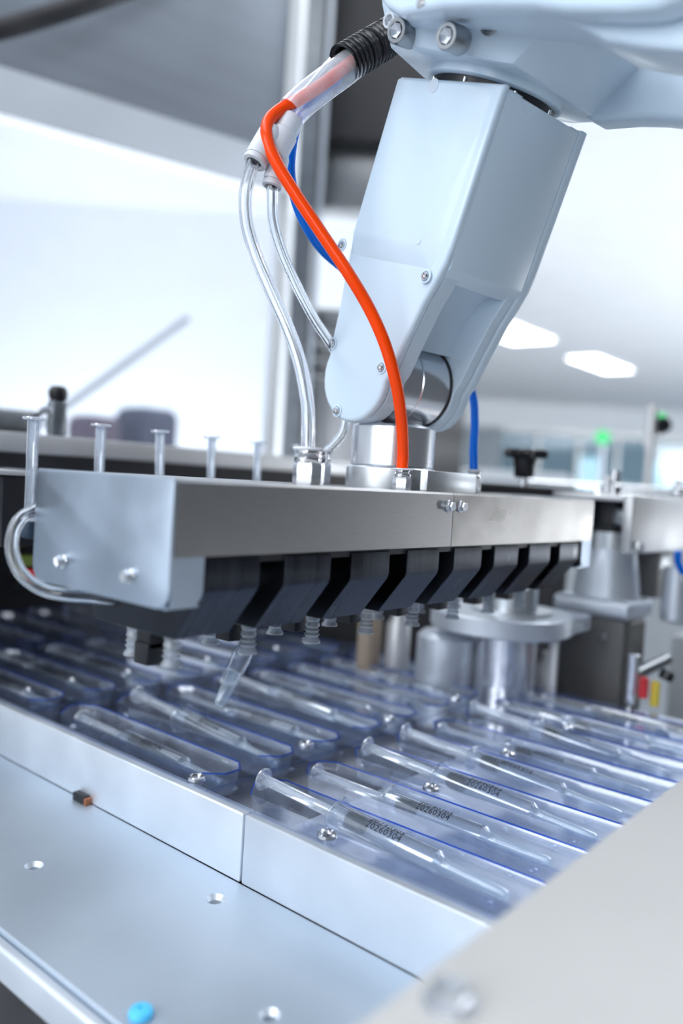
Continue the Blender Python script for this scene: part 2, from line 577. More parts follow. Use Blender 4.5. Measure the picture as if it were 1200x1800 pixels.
for (y0, y1, e0, e1, where, nm) in TRAYS:
    tr = empty('blister_tray', (2.78, (y0 + y1) / 2, PLZ), 'clear blue-tinted eight-pocket blister tray ' + where, 'tray', 'blister trays')
    offv = OFF[tr.name]
    hol = [octo(P0 + k * PITCH, y0, y1, HW, .055) for k in range(8)]
    g = G().sheet([(1.690, e0), (3.872, e0), (3.872, e1), (1.690, e1)], hol, 0)
    # turned-down skirt and small dimples
    for a, b in (((1.690, e0), (3.872, e0)), ((3.872, e0), (3.872, e1)), ((3.872, e1), (1.690, e1)), ((1.690, e1), (1.690, e0))):
        vs = [g.bm.verts.new(p) for p in ((*a, 0), (*b, 0), (*b, -.02), (*a, -.02))]
        g.bm.faces.new(vs)
    for k in range(9):
        for yy in (y1 + .006, y0 - .012):
            if e0 < yy < e1:
                g.ball((P0 - .088 + k * PITCH, yy, 0), .009, .6, 10)
    obj('film', g, 'film', tr)
    for yy in (1.422, 1.972 if nm == 'middle' else 99):
        if y0 - .05 < yy < y1:
            for k in range(4):
                c = (P0 - .131 + .525 * k, yy if yy < 1.9 else 1.985, 0)
                obj('snap_stud', G().lathe([(.030, .001), (.028, .010), (.022, .013), (.017, .010), (.013, .003), (.008, .002), (0, .004)], c, n=20), 'stud', tr)
    pm = mesh_of(pocket_mesh(y0, y1), 'pocket', 'pocket', (0, 0, 0), 20)
    loop = [(x, y, .001) for x, y in octo(0, y0, y1, HW, .055)]
    rg = G()
    for i in range(len(loop)):
        if i == 7:
            continue
        rg.tube([loop[i], loop[(i + 1) % len(loop)]], .0026, 6, True, 1)
    rm = mesh_of(rg, 'cut_edge', 'rim')
    for k in range(8):
        p = bpy.data.objects.new('pocket', pm)
        COL.objects.link(p)
        p.parent = tr
        p.location = (Vector((P0 + k * PITCH, 0, 0)) - offv) * S
        q = bpy.data.objects.new('cut_edge', rm)
        COL.objects.link(q)
        q.parent = p

# ---- syringes
def make_syringe(label, cat='syringe', group=None):
    """axis along -Y from the thumb disc at the origin"""
    t = empty('syringe', (0, 0, 0), label, cat, group)
    ax = (0, -1, 0)
    g = G().lathe([(0, 0), (.034, 0), (.037, .003), (.037, .007), (.034, .010), (.012, .011), (0, .011)], (0, 0, 0), ax, 24)
    g.box((-.021, -.345, -.003), (.021, -.010, .003), .001)
    g.box((-.003, -.345, -.021), (.003, -.010, .021), .001)
    g.lathe([(0, .345), (.024, .345), (.024, .352), (0, .352)], (0, 0, 0), ax, 16)
    obj('plunger', g, 'rod', t)
    st = G().lathe([(0, .352), (.026, .353), (.028, .360), (.0265, .368), (.028, .376), (.0265, .386), (.028, .396), (.024, .408), (0, .414)], (0, 0, 0), ax, 20)
    obj('stopper', st, 'stopper', t)
    b = G().lathe([(.0295, .31), (.0295, .655), (.010, .678), (.010, .70), (.013, .70), (.015, .682), (.034, .662), (.034, .322), (.034, .31)], (0, 0, 0), ax, 24)
    bo = obj('barrel', b, 'barrel', t)
    fl = G().lathe([(.0295, .306), (.054, .306), (.057, .310), (.057, .316), (.054, .320), (.034, .320)], (0, 0, 0), ax, 24, 1.0)
    for v in fl.bm.verts:
        if abs(v.co.z) > .042:
            v.co.z = math.copysign(.042, v.co.z)
    obj('finger_flange', fl, 'barrel', bo)
    c = G().lathe([(.021, .672), (.022, .676), (.0215, .70), (.019, .71), (.0185, .80), (.0165, .865), (.012, .874), (0, .875)], (0, 0, 0), ax, 18)
    obj('needle_cap', c, 'cap', t)
    pr = bpy.data.objects.new('print', PRINT)
    COL.objects.link(pr)
    pr.parent = bo
    return t


def print_mesh():
    cu = bpy.data.curves.new('print', 'FONT')
    cu.body = '20240305\n20260304'
    cu.size = .029
    cu.space_character = 1.05
    cu.space_line = .8
    cu.resolution_u = 2
    o = bpy.data.objects.new('tmp', cu)
    COL.objects.link(o)
    dg = bpy.context.evaluated_depsgraph_get()
    me = bpy.data.meshes.new_from_object(o.evaluated_get(dg))
    bpy.data.objects.remove(o)
    bm = bmesh.new()
    bm.from_mesh(me)
    bmesh.ops.triangulate(bm, faces=bm.faces[:])
    bmesh.ops.subdivide_edges(bm, edges=[e for e in bm.edges if abs(e.verts[0].co.y - e.verts[1].co.y) > .01], cuts=1)
    r = .0349
    for v in bm.verts:
        a = (v.co.y + .002) / r
        v.co = Vector((r * math.sin(a), -.43 - v.co.x, r * math.cos(a)))
    bm.to_mesh(me)
    bm.free()
    for v in me.vertices:
        v.co *= S
    me.materials.clear()
    me.materials.append(M['ink'])
    return me


PRINT = print_mesh()
ORD = ['first', 'second', 'third', 'fourth', 'fifth', 'sixth', 'seventh', 'eighth']
proto = None
for (yd, nm, n, where) in ((2.83, 'middle', 8, 'tray below suction cups'), (1.79, 'near', 8, 'tray under beige guard'),
                           (3.97, 'far', 8, 'tray shaded by end plate')):
    for k in range(n):
        lab = 'clear capped syringe in the %s pocket from the silver rail, %s' % (ORD[k], where)
        raised = (nm == 'near' and k in (0, 2, 3, 5)) or (nm == 'middle' and k in (1, 3))
        tilt = (.078 if raised else .014) + random.uniform(-.008, .008)
        dx, dy, rz = random.uniform(-.014, .014), random.uniform(-.02, .03), random.uniform(-.03, .03)
        loc = (P0 + k * PITCH + dx, yd + dy, -.034 + ((.066 if nm == 'middle' else .056) if raised else .008))
        rot = (tilt, random.uniform(-.5, .3), rz)
        if proto is None:
            proto = make_syringe(lab, 'syringe', 'syringes lying in the tray pockets')
            proto.location = Vector(loc) * S
            proto.rotation_euler = rot
        else:
            clone(proto, loc, lab, rot)

# syringes standing upright in the rail behind the gripper
names = ['nearest to the end plate', 'second from the end plate', 'third from the end plate', 'fourth from the end plate',
         'fifth, just before the clear hose fitting', 'sixth, behind the clear hose fitting']
for k in range(6):
    lab = 'upright clear plunger above the gripper, ' + names[k]
    if k == 0:
        up0 = empty('plunger_rod', (0, 0, 0), lab, 'plunger', 'plungers standing in the rail behind the gripper')
        for ch in proto.children:
            if ch.name.split('.')[0] in ('plunger', 'stopper'):
                c = ch.copy()
                COL.objects.link(c)
                c.parent = up0
                c.name = 'rod_and_disc' if ch.name.startswith('plunger') else 'stopper'
        up = up0
    else:
        up = clone(up0, (0, 0, 0), lab)
    up.location = Vector((1.432 + .2625 * k, 2.568, 1.147)) * S
    up.rotation_euler = (math.pi / 2 + random.uniform(-.03, .03), random.uniform(-.03, .03), 0)

# ================================================================== gripper
gr = empty('gripper', (2.21, 1.665, .6), 'long stainless suction gripper head with eight black jaw blocks, hanging from the robot arm', 'gripper')
# covers: folded sheet, open below
def shell(x0, x1):
    pts = [(1.385, .81), (1.385, .974), (1.391, .981), (1.939, .981), (1.945, .974), (1.945, .81), (1.941, .81), (1.941, .973), (1.937, .977), (1.393, .977), (1.389, .973), (1.389, .81)]
    return G().prism(pts, x0, x1, XYZ)
obj('cover', shell(1.110, 2.2135), 'steel_x', gr, 'plain brushed cover half')
obj('cover', shell(2.2165, 3.322), 'steel_stained', gr, 'brushed cover half with a stained corner')
obj('core', G().box((1.13, 1.40, .79), (3.30, 1.93, .965), .004), 'black', gr)
# end plates with rounded lower corners
def endprof(r=.045):
    pts = [(1.386, .972), (1.392, .982), (1.938, .982), (1.946, .972)]
    for k in range(7):
        a = math.pi / 2 * k / 6
        pts.append((1.946 - r + r * math.cos(a), .694 + r - r * math.sin(a)))
    for k in range(7):
        a = math.pi / 2 * k / 6
        pts.append((1.386 + r - r * math.sin(a), .694 + r - r * math.cos(a)))
    return pts
def side_return(x0, x1, flip):
    r = .035
    pts = [(x0, .81), (x1, .81)]
    if flip:
        pts = [(x1, .81), (x0, .81)]
    e = x0 if flip else x1
    s = -1 if flip else 1
    for k in range(6):
        a = math.pi / 2 * k / 5
        pts.append((e - s * (r - r * math.cos(a)), .70 + r - r * math.sin(a)))
    pts.append((x1 if flip else x0, .70))
    return pts
for x0, x1, fl, lab in ((1.100, 1.110, False, None), (3.322, 3.332, True, None)):
    e = obj('end_plate', G().prism(endprof(), x0, x1, XYZ, .003), 'steel_matte', gr)
    a, b = (1.110, 1.197) if not fl else (3.235, 3.322)
    g = G().prism(side_return(a, b, fl), 1.3865, 1.3905, lambda u, v, w: Vector((u, w, v)))
    g.box((a, 1.40, .694), (b, 1.93, .70))
    obj('return_flange', g, 'steel_matte', e)
def hexbolt(base, axis, r):
    ax = Vector(axis)
    b = Vector(base)
    g = G().cyl(b, ax, r * 1.25, r * .3, 24, r * .05)
    g.cyl(b + ax * r * .3, ax, r * 1.05, r * .25, 20)
    g.hexnut(b + ax * r * .55, ax, r, r * .85)
    return g
for y, z in ((1.800, .757), (1.524, .754)):
    obj('hex_bolt', hexbolt((1.100, y, z), (-1, 0, 0), .0145), 'steel_bright', gr)
for x in (2.185, 2.255):
    obj('hex_bolt', hexbolt((x, 1.385, .938), (0, -1, 0), .0155), 'steel', gr)
# shaft through the blocks
obj('shaft', G().cyl((1.15, 1.52, .745), (1, 0, 0), .024, 2.13, 24), 'steel', gr)
# jaw blocks
PROF = [(1.393, .797), (1.394, .802), (1.88, .802), (1.88, .70), (1.80, .604), (1.489, .604), (1.398, .722), (1.393, .735)]
blk0 = None
cup_prof = [(0, .604), (.019, .604), (.0215, .598), (.0215, .578), (.019, .573), (.021, .568), (.0225, .560), (.017, .553), (.023, .547), (.017, .540), (.0245, .534), (.018, .527),
            (.027, .513), (.0265, .508), (.014, .520), (0, .522)]
for k in range(8):
    dx = PITCH * k
    b = obj('jaw_block', G().prism(PROF, 1.203 + dx, 1.378 + dx, XYZ, .002, 1), 'black_block', gr)
    cx = 1.2905 + dx
    for yy in (1.60, 1.755):
        g = G().lathe(cup_prof, (cx, yy, 0), n=24)
        obj('suction_cup', g, 'silicone', b)
    g = G()
    if k == 0:
        g.box((cx - .035, 1.645, .545), (cx + .045, 1.70, .605), .002)
        g.box((cx - .04, 1.645, .505), (cx + .012, 1.70, .56), .002)
    else:
        g.box((cx - .032, 1.642, .535), (cx + .03, 1.70, .606), .003)
    for j in range(3):
        g.box((cx + .012 if k == 0 else cx + .03, 1.66, .545 + .016 * j), (cx + .02 if k == 0 else cx + .037, 1.69, .553 + .016 * j), .001)
    obj('stop_finger', g, 'black', b)
# (needle cap picked up by the second block)
n0, n1 = Vector((1.566, 1.623, 0.515)), Vector((1.466, 1.610, 0.376))
t = empty('needle_cap', n0, 'loose clear needle cap hanging tilted from a suction cup over the middle tray', 'cap')
L = (n1 - n0).length
obj('hub', G().lathe([(.006, 0), (.026, .004), (.028, .03), (.025, L * .42), (.018, L * .46), (.008, L * .46)], n0, n1 - n0, 20), 'barrel', t)
obj('shield', G().lathe([(.019, L * .42), (.021, L * .46), (.016, L * .95), (.010, L), (0, L)], n0, n1 - n0, 20), 'cap', t)
# mounting plate on top
g = G().lathe([(0, .981), (.150, .981), (.152, .984), (.152, 1.048), (.148, 1.052), (0, 1.052)], (2.249, 1.665, 0), n=64)
obj('mounting_plate', g, 'aluminium_cast', gr)
g = G().box((2.214, 1.49, .981), (2.525, 1.84, 1.049), .004)
obj('mounting_block', g, 'aluminium_cast', gr)

def fitting(x, y, r, h, parent, z=.981, big=False):
    f = obj('hose_fitting', G().hexnut((x, y, z), (0, 0, 1), r, h * .62), 'steel', parent)
    g = G().lathe([(0, h * .60), (r * .85, h * .60), (r * .92, h * .66), (r * .92, h * .74), (r * .78, h * .78), (r * .72, h * .84), (r * .8, h * .88), (r * .8, h * .95), (0, h * .95)], (x, y, z), n=24)
    obj('collar', g, 'steel_bright', f)
    g = G().lathe([(r * .5, h * .93), (r * 1.0, h * .93), (r * 1.08, h * .97), (r * 1.0, h * 1.02), (r * .5, h * 1.02)], (x, y, z), n=24)
    obj('release_ring', g, 'fitting', f)
    return f
fitting(1.641, 1.50, .040, .100, gr)
fitting(2.083, 1.498, .030, .066, gr)
fitting(2.58, 1.535, .028, .085, gr)
fitting(2.13, 1.88, .034, .12, gr)

# ================================================================== robot arm
rb = empty('robot_arm', (2.249, 1.665, 1.057), 'pale grey industrial robot arm with a forked forearm, holding the stainless gripper', 'robot')
ph, th = math.radians(-8), math.radians(20.2)
O = Vector((2.249, 1.665, 1.34))
D = Vector((math.cos(ph), math.sin(ph), 0))
NN = Vector((-math.sin(ph), math.cos(ph), 0))
A = Vector((0, 0, math.cos(th))) - NN * math.sin(th)
MM = NN * math.cos(th) + Vector((0, 0, math.sin(th)))
loc3 = lambda d, m, a: O + D * d + MM * m + A * a
LF = lambda u, v, w: loc3(w, u, v)                # profile in (m, a), pushed along the wrist axis
obj('tool_flange', G().lathe([(0, 1.0525), (.134, 1.0525), (.136, 1.056), (.142, 1.058), (.142, 1.186), (.136, 1.194), (.10, 1.196), (0, 1.196)], (2.249, 1.665, 0), n=64), 'steel', rb)
obj('flange_gap', G().cyl((2.249, 1.665, 1.0521), (0, 0, 1), .125, .02, 48), 'black', rb)
# wrist barrel
g = G().lathe([(0, -.115), (.128, -.115), (.138, -.105), (.138, -.022), (.134, -.019), (.134, -.015), (.138, -.012), (.138, .125), (0, .125)], O, D, 64)
obj('wrist_barrel', g, 'steel', rb)
obj('wrist_neck', G().box((2.20, 1.60, 1.17), (2.33, 1.74, 1.235), .006), 'steel', rb)
obj('seal_ring', G().lathe([(.134, .118), (.1415, .118), (.1415, .126), (.134, .126)], O, D, 64), 'black', rb)
obj('seal_ring', G().lathe([(.134, -.119), (.1415, -.119), (.1415, -.110), (.134, -.110)], O, D, 64), 'black', rb)

def lobe(r, rs, top, mL, mR):
    """forearm side profile: rounded lower end, slight waist, straight sides"""
    pts = [(mL, top), (mL, .38), (mL - .012, .29), (mL - .03, .18), (r + .004, .06)]
    for k in range(19):
        a = math.radians(12 - 204 * k / 18)
        pts.append((r * math.cos(a), r * math.sin(a)))
    pts += [(-rs, .06), (-rs - .018, .17), (-rs - .042, .29), (mR + .018, .355), (mR + .004, .41), (mR, .46), (mR, top)]
    return pts
PL = lobe(.150, .160, .905, .197, -.240)
def smooth_closed(p):
    return p
# left arm: cover with raised facet
g = G().prism(PL, -.205, -.172, LF, .014, 4)
hl = [(m, a, -.200) for m, a in ((.190, .897), (.190, .34), (-.205, .37), (-.226, .50), (-.234, .897))] + [(m, a, -.220) for m, a in ((.188, .895), (.188, .425), (-.135, .435), (-.110, .895))]
g.hull([loc3(d, m, a) for m, a, d in hl], .012, 3)
cov = obj('arm_cover', g, 'robot', rb, None, 40)
PI_ = lobe(.148, .156, .900, .195, -.236)
obj('fork_arm', G().prism(PI_, -.172, -.110, LF, .004, 1), 'robot', rb, None, 40)
obj('fork_arm', G().prism(PI_, .128, .172, LF, .004, 1), 'robot', rb, None, 40)
obj('arm_cover', G().prism(PL, .172, .222, LF, .014, 3), 'robot', rb, None, 40)
# body between the arms
bx = [(m, a, d) for d in (-.180, .1735) for m, a in ((-.2395, .897), (-.2395, .405), (-.215, .362), (.185, .362), (.185, .897))]
obj('forearm_body', G().hull([loc3(d, m, a) for m, a, d in bx], .005, 2), 'robot', rb)
# scooped throat above the wrist barrel
tp = [(.185, .37), (-.205, .372)]
for k in range(9):
    f = k / 8
    tp.append((-.205 + .125 * math.sin(f * math.pi / 2) ** .8, .372 - .215 * (1 - math.cos(f * math.pi / 2)) - .02 * f))
tp += [(.15, .10)]
obj('throat', G().prism(tp, -.125, .14, LF), 'robot', rb, None, 60)
# screws, and a darker disc painting the shade of a cut-out
def screw(m, a, d, r=.0125):
    c = loc3(d, m, a)
    g = G().lathe([(r * 1.7, .000), (r * 1.7, .002), (r * 1.25, .003), (r * 1.2, .0015), (r * 1.2, 0)], c, -D, 24)
    s = obj('screw_recess', g, 'robot', rb)
    obj('screw', G().lathe([(0, .001), (r, .001), (r, .006), (r * .8, .011), (r * .4, .012), (r * .34, .007), (0, .007)], c, -D, 20), 'steel_bright', s)
for (m, a), d in (((-0.185, 0.363), -.212), ((-0.116, 0.063), -.206), ((0.023, -0.128), -.206), ((0.142, 0.068), -.206), ((0.202, 0.378), -.234)):
    screw(m, a, d)
nt_ = (0.017, 0.888)
obj('notch', G().cyl(loc3(-.2185, nt_[0], .880), -D, .020, .003, 24), 'robot_shade', rb)
# elbow joint above
g = G().lathe([(.06, .899), (.195, .899), (.195, .925), (.06, .925)], O - MM * .015, A, 64)
obj('joint_gap', g, 'black', rb)
for k in range(8):
    an = 2 * math.pi * (k + .35) / 8
    c = O - MM * .015 + A * .912 + (D * math.cos(an) + MM * math.sin(an)) * .195
    obj('gap_screw', G().cyl(c - A * .006, A, .006, .012, 12), 'steel_bright', rb)
obj('joint_ring', G().lathe([(.10, .925), (.205, .925), (.213, .930), (.213, .955), (.10, .955)], O - MM * .015, A, 64), 'robot', rb)
hp = [(-.29, .17, .952), (-.31, .04, .952), (-.205, -.245, .952), (.255, -.240, .952), (.30, -.10, .952), (.30, .22, .952), (-.02, .28, .952),
      (-.35, .20, 1.06), (-.36, .02, 1.06), (-.20, -.33, 1.065), (.255, -.37, 1.125), (.40, -.14, 1.09), (.38, .26, 1.06),
      (-.35, .20, 1.25), (-.36, .0, 1.25), (-.20, -.33, 1.25), (.255, -.37, 1.25), (.40, -.14, 1.25), (.38, .26, 1.25)]
obj('elbow_casting', G().hull([loc3(*p) for p in hp], .006, 2), 'robot', rb, None, 22)
def capbolt(c, ax, r):
    ax = Vector(ax).normalized()
    g = G().lathe([(0, -.02), (r, -.02), (r, r * 1.15), (r * .88, r * 1.35), (r * .62, r * 1.35), (r * .60, r * .7), (0, r * .7)], c, ax, 32)
    return g
bax = (-D * .9 - MM * .15 - A * .15)
for d, (m, a) in ((-.325, (0.075, 0.979)), (-.325, (-0.134, 0.967))):
    b = obj('cap_bolt', capbolt(loc3(d, m, a), bax, .036), 'steel_dark', rb)
    obj('hex_socket', G().lathe([(0, .028), (.018, .028), (.0205, .043), (.021, .0505), (0, .030)], loc3(d, m, a), bax.normalized(), 6), 'steel', b)
b = obj('cap_bolt', capbolt((1.898, 1.494, 2.335), bax, .024), 'steel', rb)
obj('bolt_hole', G().lathe([(.030, 0), (.034, .006), (.025, .008), (.024, -.03), (0, -.03)], loc3(-.262, -.178, 1.035), bax, 28), 'steel_dark', rb)
# upper arm: big rounded cover, casting behind, link going back
up1 = [(0.176, 1.134), (0.122, 1.052), (0.091, 1.024), (0.048, 1.001), (-0.012, 0.983), (-0.089, 0.990), (-0.176, 0.999), (-0.313, 1.001), (-0.472, 0.999), (-0.567, 0.989), (-0.723, 0.986), (-0.803, 0.991), (-0.858, 1.011), (-0.887, 1.084)]
obj('elbow_cover', G().prism(up1, -.445, -.36, LF, .02, 4), 'robot', rb, None, 40)
up2 = [(0.230, 1.162), (0.135, 1.025), (0.070, 0.992), (-0.003, 0.995), (-0.120, 1.012), (-0.281, 1.019), (-0.423, 1.014), (-0.525, 0.998), (-0.638, 0.960), (-0.748, 0.948), (-0.900, 0.940), (-0.846, 1.111)]
obj('elbow_housing', G().prism(up2, -.36, -.18, LF, .016, 3), 'robot', rb, None, 40)
up3 = [(-0.246, 1.213), (-0.602, 1.213), (-0.724, 0.949), (-0.549, 0.962), (-0.458, 0.963), (-0.365, 0.957), (-0.250, 0.940), (-0.149, 0.969)]
obj('upper_arm_link', G().prism(up3, .2, .30, LF, .02, 3), 'robot', rb, None, 40)
for px in ((1.634, 1.207, 2.171), (2.280, 0.857, 2.232), (2.157, 0.866, 2.260)):
    obj('small_screw', G().cyl(px, -D, .014, .01, 16, .003), 'steel_bright', rb)

# ================================================================== hoses
def hose(name, pts, r, m, label, cat='hose', inner=None, res=12, n=18):
    return tag(obj(name, G().tube(pts, r, n, True, res, inner), m, None, None, 60), label, cat)
hose('orange_hose', [(1.919, 1.623, 2.296), (1.858, 1.644, 2.233), (1.805, 1.674, 2.172), (1.754, 1.715, 2.119), (1.712, 1.748, 2.081), (1.672, 1.761, 2.033), (1.655, 1.748, 1.973), (1.674, 1.720, 1.901), (1.719, 1.676, 1.814), (1.777, 1.616, 1.707), (1.832, 1.559, 1.606), (1.890, 1.515, 1.506), (1.937, 1.483, 1.403), (1.991, 1.474, 1.292), (2.043, 1.484, 1.185), (2.075, 1.495, 1.098), (2.080, 1.498, 1.051), (2.081, 1.497, 1.000)],
     .0185, 'orange', 'orange plastic air hose looping in front of the robot arm down to the gripper')
hose('blue_hose', [(1.950, 1.648, 2.295), (1.890, 1.684, 2.232), (1.845, 1.719, 2.176), (1.815, 1.752, 2.122), (1.803, 1.779, 2.063), (1.809, 1.799, 2.001), (1.830, 1.816, 1.934), (1.872, 1.824, 1.860), (1.933, 1.824, 1.796), (2.027, 1.834, 1.752), (2.147, 1.845, 1.724), (2.344, 1.857, 1.677), (2.544, 1.799, 1.596), (2.652, 1.694, 1.490), (2.676, 1.626, 1.361), (2.649, 1.589, 1.251), (2.613, 1.564, 1.143), (2.606, 1.549, 1.027)],
     .0155, 'blue', 'blue plastic air hose passing behind the robot forearm to the gripper')
hose('clear_hose', [(1.644, 1.774, 1.931), (1.632, 1.785, 1.880), (1.623, 1.791, 1.805), (1.627, 1.781, 1.723), (1.645, 1.754, 1.634), (1.668, 1.704, 1.527), (1.683, 1.649, 1.428), (1.684, 1.594, 1.328), (1.669, 1.543, 1.221), (1.651, 1.514, 1.140), (1.642, 1.502, 1.039)],
     .0195, 'hose', 'thick clear hose bowing from the grey connector down to the gripper top', 'hose', .0125)
hose('clear_hose', [(1.701, 1.764, 1.869), (1.708, 1.768, 1.819), (1.725, 1.775, 1.758), (1.770, 1.779, 1.685), (1.844, 1.779, 1.599), (1.948, 1.790, 1.514), (2.057, 1.811, 1.455), (2.144, 1.812, 1.378), (2.181, 1.825, 1.285), (2.172, 1.828, 1.166), (2.13, 1.88, 1.08)],
     .0165, 'hose', 'thinner clear hose running behind the lower forearm of the robot', 'hose', .0105)
hose('clear_hose', [(1.16, 1.97, .90), (1.120, 1.978, 0.872), (1.078, 1.964, 0.855), (1.048, 1.951, 0.817), (1.032, 1.921, 0.767), (1.036, 1.881, 0.720), (1.060, 1.835, 0.689), (1.096, 1.790, 0.676), (1.153, 1.754, 0.671), (1.24, 1.72, .655)],
     .0165, 'hose', 'short clear hose loop bulging out beside the gripper end plate', 'hose', .0100)
hose('clear_hose', [(1.936, 1.667, 2.341), (1.861, 1.690, 2.267), (1.796, 1.716, 2.172), (1.751, 1.734, 2.101), (1.735, 1.743, 2.059)], .0165, 'hose', 'clear feed hose inside the milky spiral wrap', 'hose', .011)
# black corrugated conduit
cpts = [(2.160, 1.597, 2.506), (2.029, 1.605, 2.392), (1.932, 1.624, 2.309), (1.855, 1.649, 2.241)]
g = G().tube(cpts, .05, 24, False, 50, None, lambda L: .0515 + .0055 * math.tanh(2.5 * math.sin(2 * math.pi * L / .0175)))
tag(obj('conduit', g, 'black_gloss', None, None, 60), 'black corrugated conduit holding the bundle of hoses beside the elbow', 'conduit')
g = G().tube([(1.926, 1.629, 2.296), (1.866, 1.651, 2.231), (1.816, 1.684, 2.176), (1.767, 1.716, 2.119), (1.735, 1.735, 2.074)], .046, 24, False, 14)
tag(obj('spiral_wrap', g, 'sleeve', None, None, 60), 'milky clear spiral wrap around the hoses below the conduit', 'wrap')
# grey branch connector
t = empty('branch_connector', (1.702, 1.769, 1.963), 'light grey plastic branch connector splitting one clear hose into two', 'connector')
a0, a1 = Vector((1.749, 1.742, 2.064)), Vector((1.700, 1.770, 1.946))
obj('body', G().lathe([(.016, 0), (.034, 0), (.037, .006), (.037, .05), (.042, .056), (.044, (a1 - a0).length), (.03, (a1 - a0).length + .012), (0, (a1 - a0).length + .012)], a0, a1 - a0, 28), 'fitting', t)
for p0, p1, r in (((1.685, 1.768, 1.996), (1.644, 1.781, 1.909), .037), ((1.720, 1.761, 1.938), (1.704, 1.767, 1.857), .031)):
    p0, p1 = Vector(p0), Vector(p1)
    L = (p1 - p0).length
    u = (p1 - p0).normalized()
    b = obj('branch', G().lathe([(0, -.03), (r * .8, -.022), (r, 0), (r, L - .02), (r * .94, L - .014), (0, L - .014)], p0, u, 28), 'fitting', t)
    obj('metal_band', G().cyl(p1 - u * .016, u, r * .86, .006, 28), 'steel', b)
    obj('release_ring', G().lathe([(r * .55, -.012), (r * .90, -.012), (r * .99, -.004), (r * .93, .004), (r * .66, .006), (r * .55, 0)], p1, u, 28), 'fitting', b)

# ================================================================== foreground guard
g = G().box((-.9, -1.2, .27), (3.4, .610, .30), .008, 3)
tag(obj('guard_cover', g, 'guard'), 'large beige-grey guard cover close to the lens, hiding the near end of the trays', 'cover')
bp = Vector((0.946, 0.544, 0.300))
t = empty('guard_bolt', bp, 'blurred steel bolt head on the edge of the beige guard', 'bolt')
obj('washer', G().cyl(bp, (0, 0, 1), .038, .006, 28), 'steel', t)
obj('head', G().hexnut(bp + Vector((0, 0, .006)), (0, 0, 1), .027, .022), 'steel_bright', t)

# ================================================================== behind the gripper, on the door side
g = G().box((.4, 3.6, 1.035), (5.2, 3.66, 1.128), .006)
tag(obj('guide_rail', g, 'beige'), 'pale grey guide rail running behind the upright syringes', 'rail')
g = G().box((.4, 3.60, .795), (5.2, 3.66, 1.034))
tag(obj('drive_belt', g, 'black'), 'black belt strip below the pale guide rail', 'belt')
g = G().box((1.50, 2.46, .78), (3.3, 2.535, .815), .004)
g.box((1.50, 2.60, .78), (3.3, 2.68, .815), .004)
for k in range(8):
    g.box((1.50 + .2625 * k, 2.535, .782), (1.60 + .2625 * k, 2.60, .813))
tag(obj('syringe_rail', g, 'beige'), 'slotted rail that carries the upright syringes', 'rail')
t = empty('side_block', (1.5, 2.78, .5), 'black chamfered machine block beside the end plate, behind the clear hose loop', 'block')
p = [(1.411, 2.720, 0.938), (1.472, 2.720, 0.959), (1.561, 2.720, 0.969), (1.688, 2.720, 0.963), (1.702, 2.720, 0.710), (1.564, 2.720, 0.696), (1.418, 2.720, 0.691)]
obj('body', G().prism([(q[0], q[2]) for q in p], 2.72, 3.0, lambda u, v, w: Vector((u, w, v)), .008), 'black', t)
obj('top_plate', G().box((p[0][0] - .05, 2.70, .945), (p[0][0] + .5, 3.02, .962), .003), 'beige', t)
for i, (q, m, lab) in enumerate((((1.850, 3.385, 0.649), 'yellow', 'small yellow connector blurred behind the clear hose loop'), ((1.869, 3.357, 0.558), solid('olive plastic', (.16, .22, .04), .5), 'small olive green connector blurred behind the clear hose loop'),
                                 ((1.882, 3.337, 0.496), 'red', 'small dark red connector blurred behind the clear hose loop'))):
    t = empty('cable_plug', q, lab, 'plug')
    v = Vector(q)
    obj('body', G().box(v - Vector((.03, .03, .025)), v + Vector((.03, .03, .025)), .008), m, t)
    obj('cable', G().tube([v, v + Vector((.05, .12, -.02)), v + Vector((.1, .3, -.1))], .012, 10), 'black', t)
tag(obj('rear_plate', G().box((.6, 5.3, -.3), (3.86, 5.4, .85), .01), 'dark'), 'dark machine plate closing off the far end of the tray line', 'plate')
tag(obj('conveyor_body', G().box((.4, 3.25, .70), (5.0, 5.25, .79), .01), 'black_matt'), 'long matt black conveyor body over the far end of the trays', 'conveyor')  # added to shade the far trays and give them dark reflections
# small bracket by the rail
q = Vector((2.145, 3.630, 1.215))
q.z = 1.249
t = empty('rail_clamp', q - Vector((0, 0, .1)), 'dark steel clamp standing on the pale guide rail', 'clamp')
obj('post', G().box(q + Vector((-.04, -.03, -.12)), q + Vector((.04, .03, .05)), .01), 'steel_dark', t)
obj('knob', G().lathe([(0, 0), (.035, 0), (.045, .02), (.045, .05), (.03, .07), (0, .07)], q + Vector((0, 0, .05)), (0, 0, 1), 20), 'black', t)
obj('arm', G().tube([q, q + Vector((-.06, .02, .0)), q + Vector((-.10, .02, -.03))], .018, 12), 'steel', t)
q = Vector((2.433, 4.756, 1.289))
tag(obj('rear_box', G().box(q + Vector((-1.2, 0, -.14)), q + Vector((.27, .3, .02)), .02), 'steel_dark'), 'low grey box behind the guide rail beside the clamp', 'box')
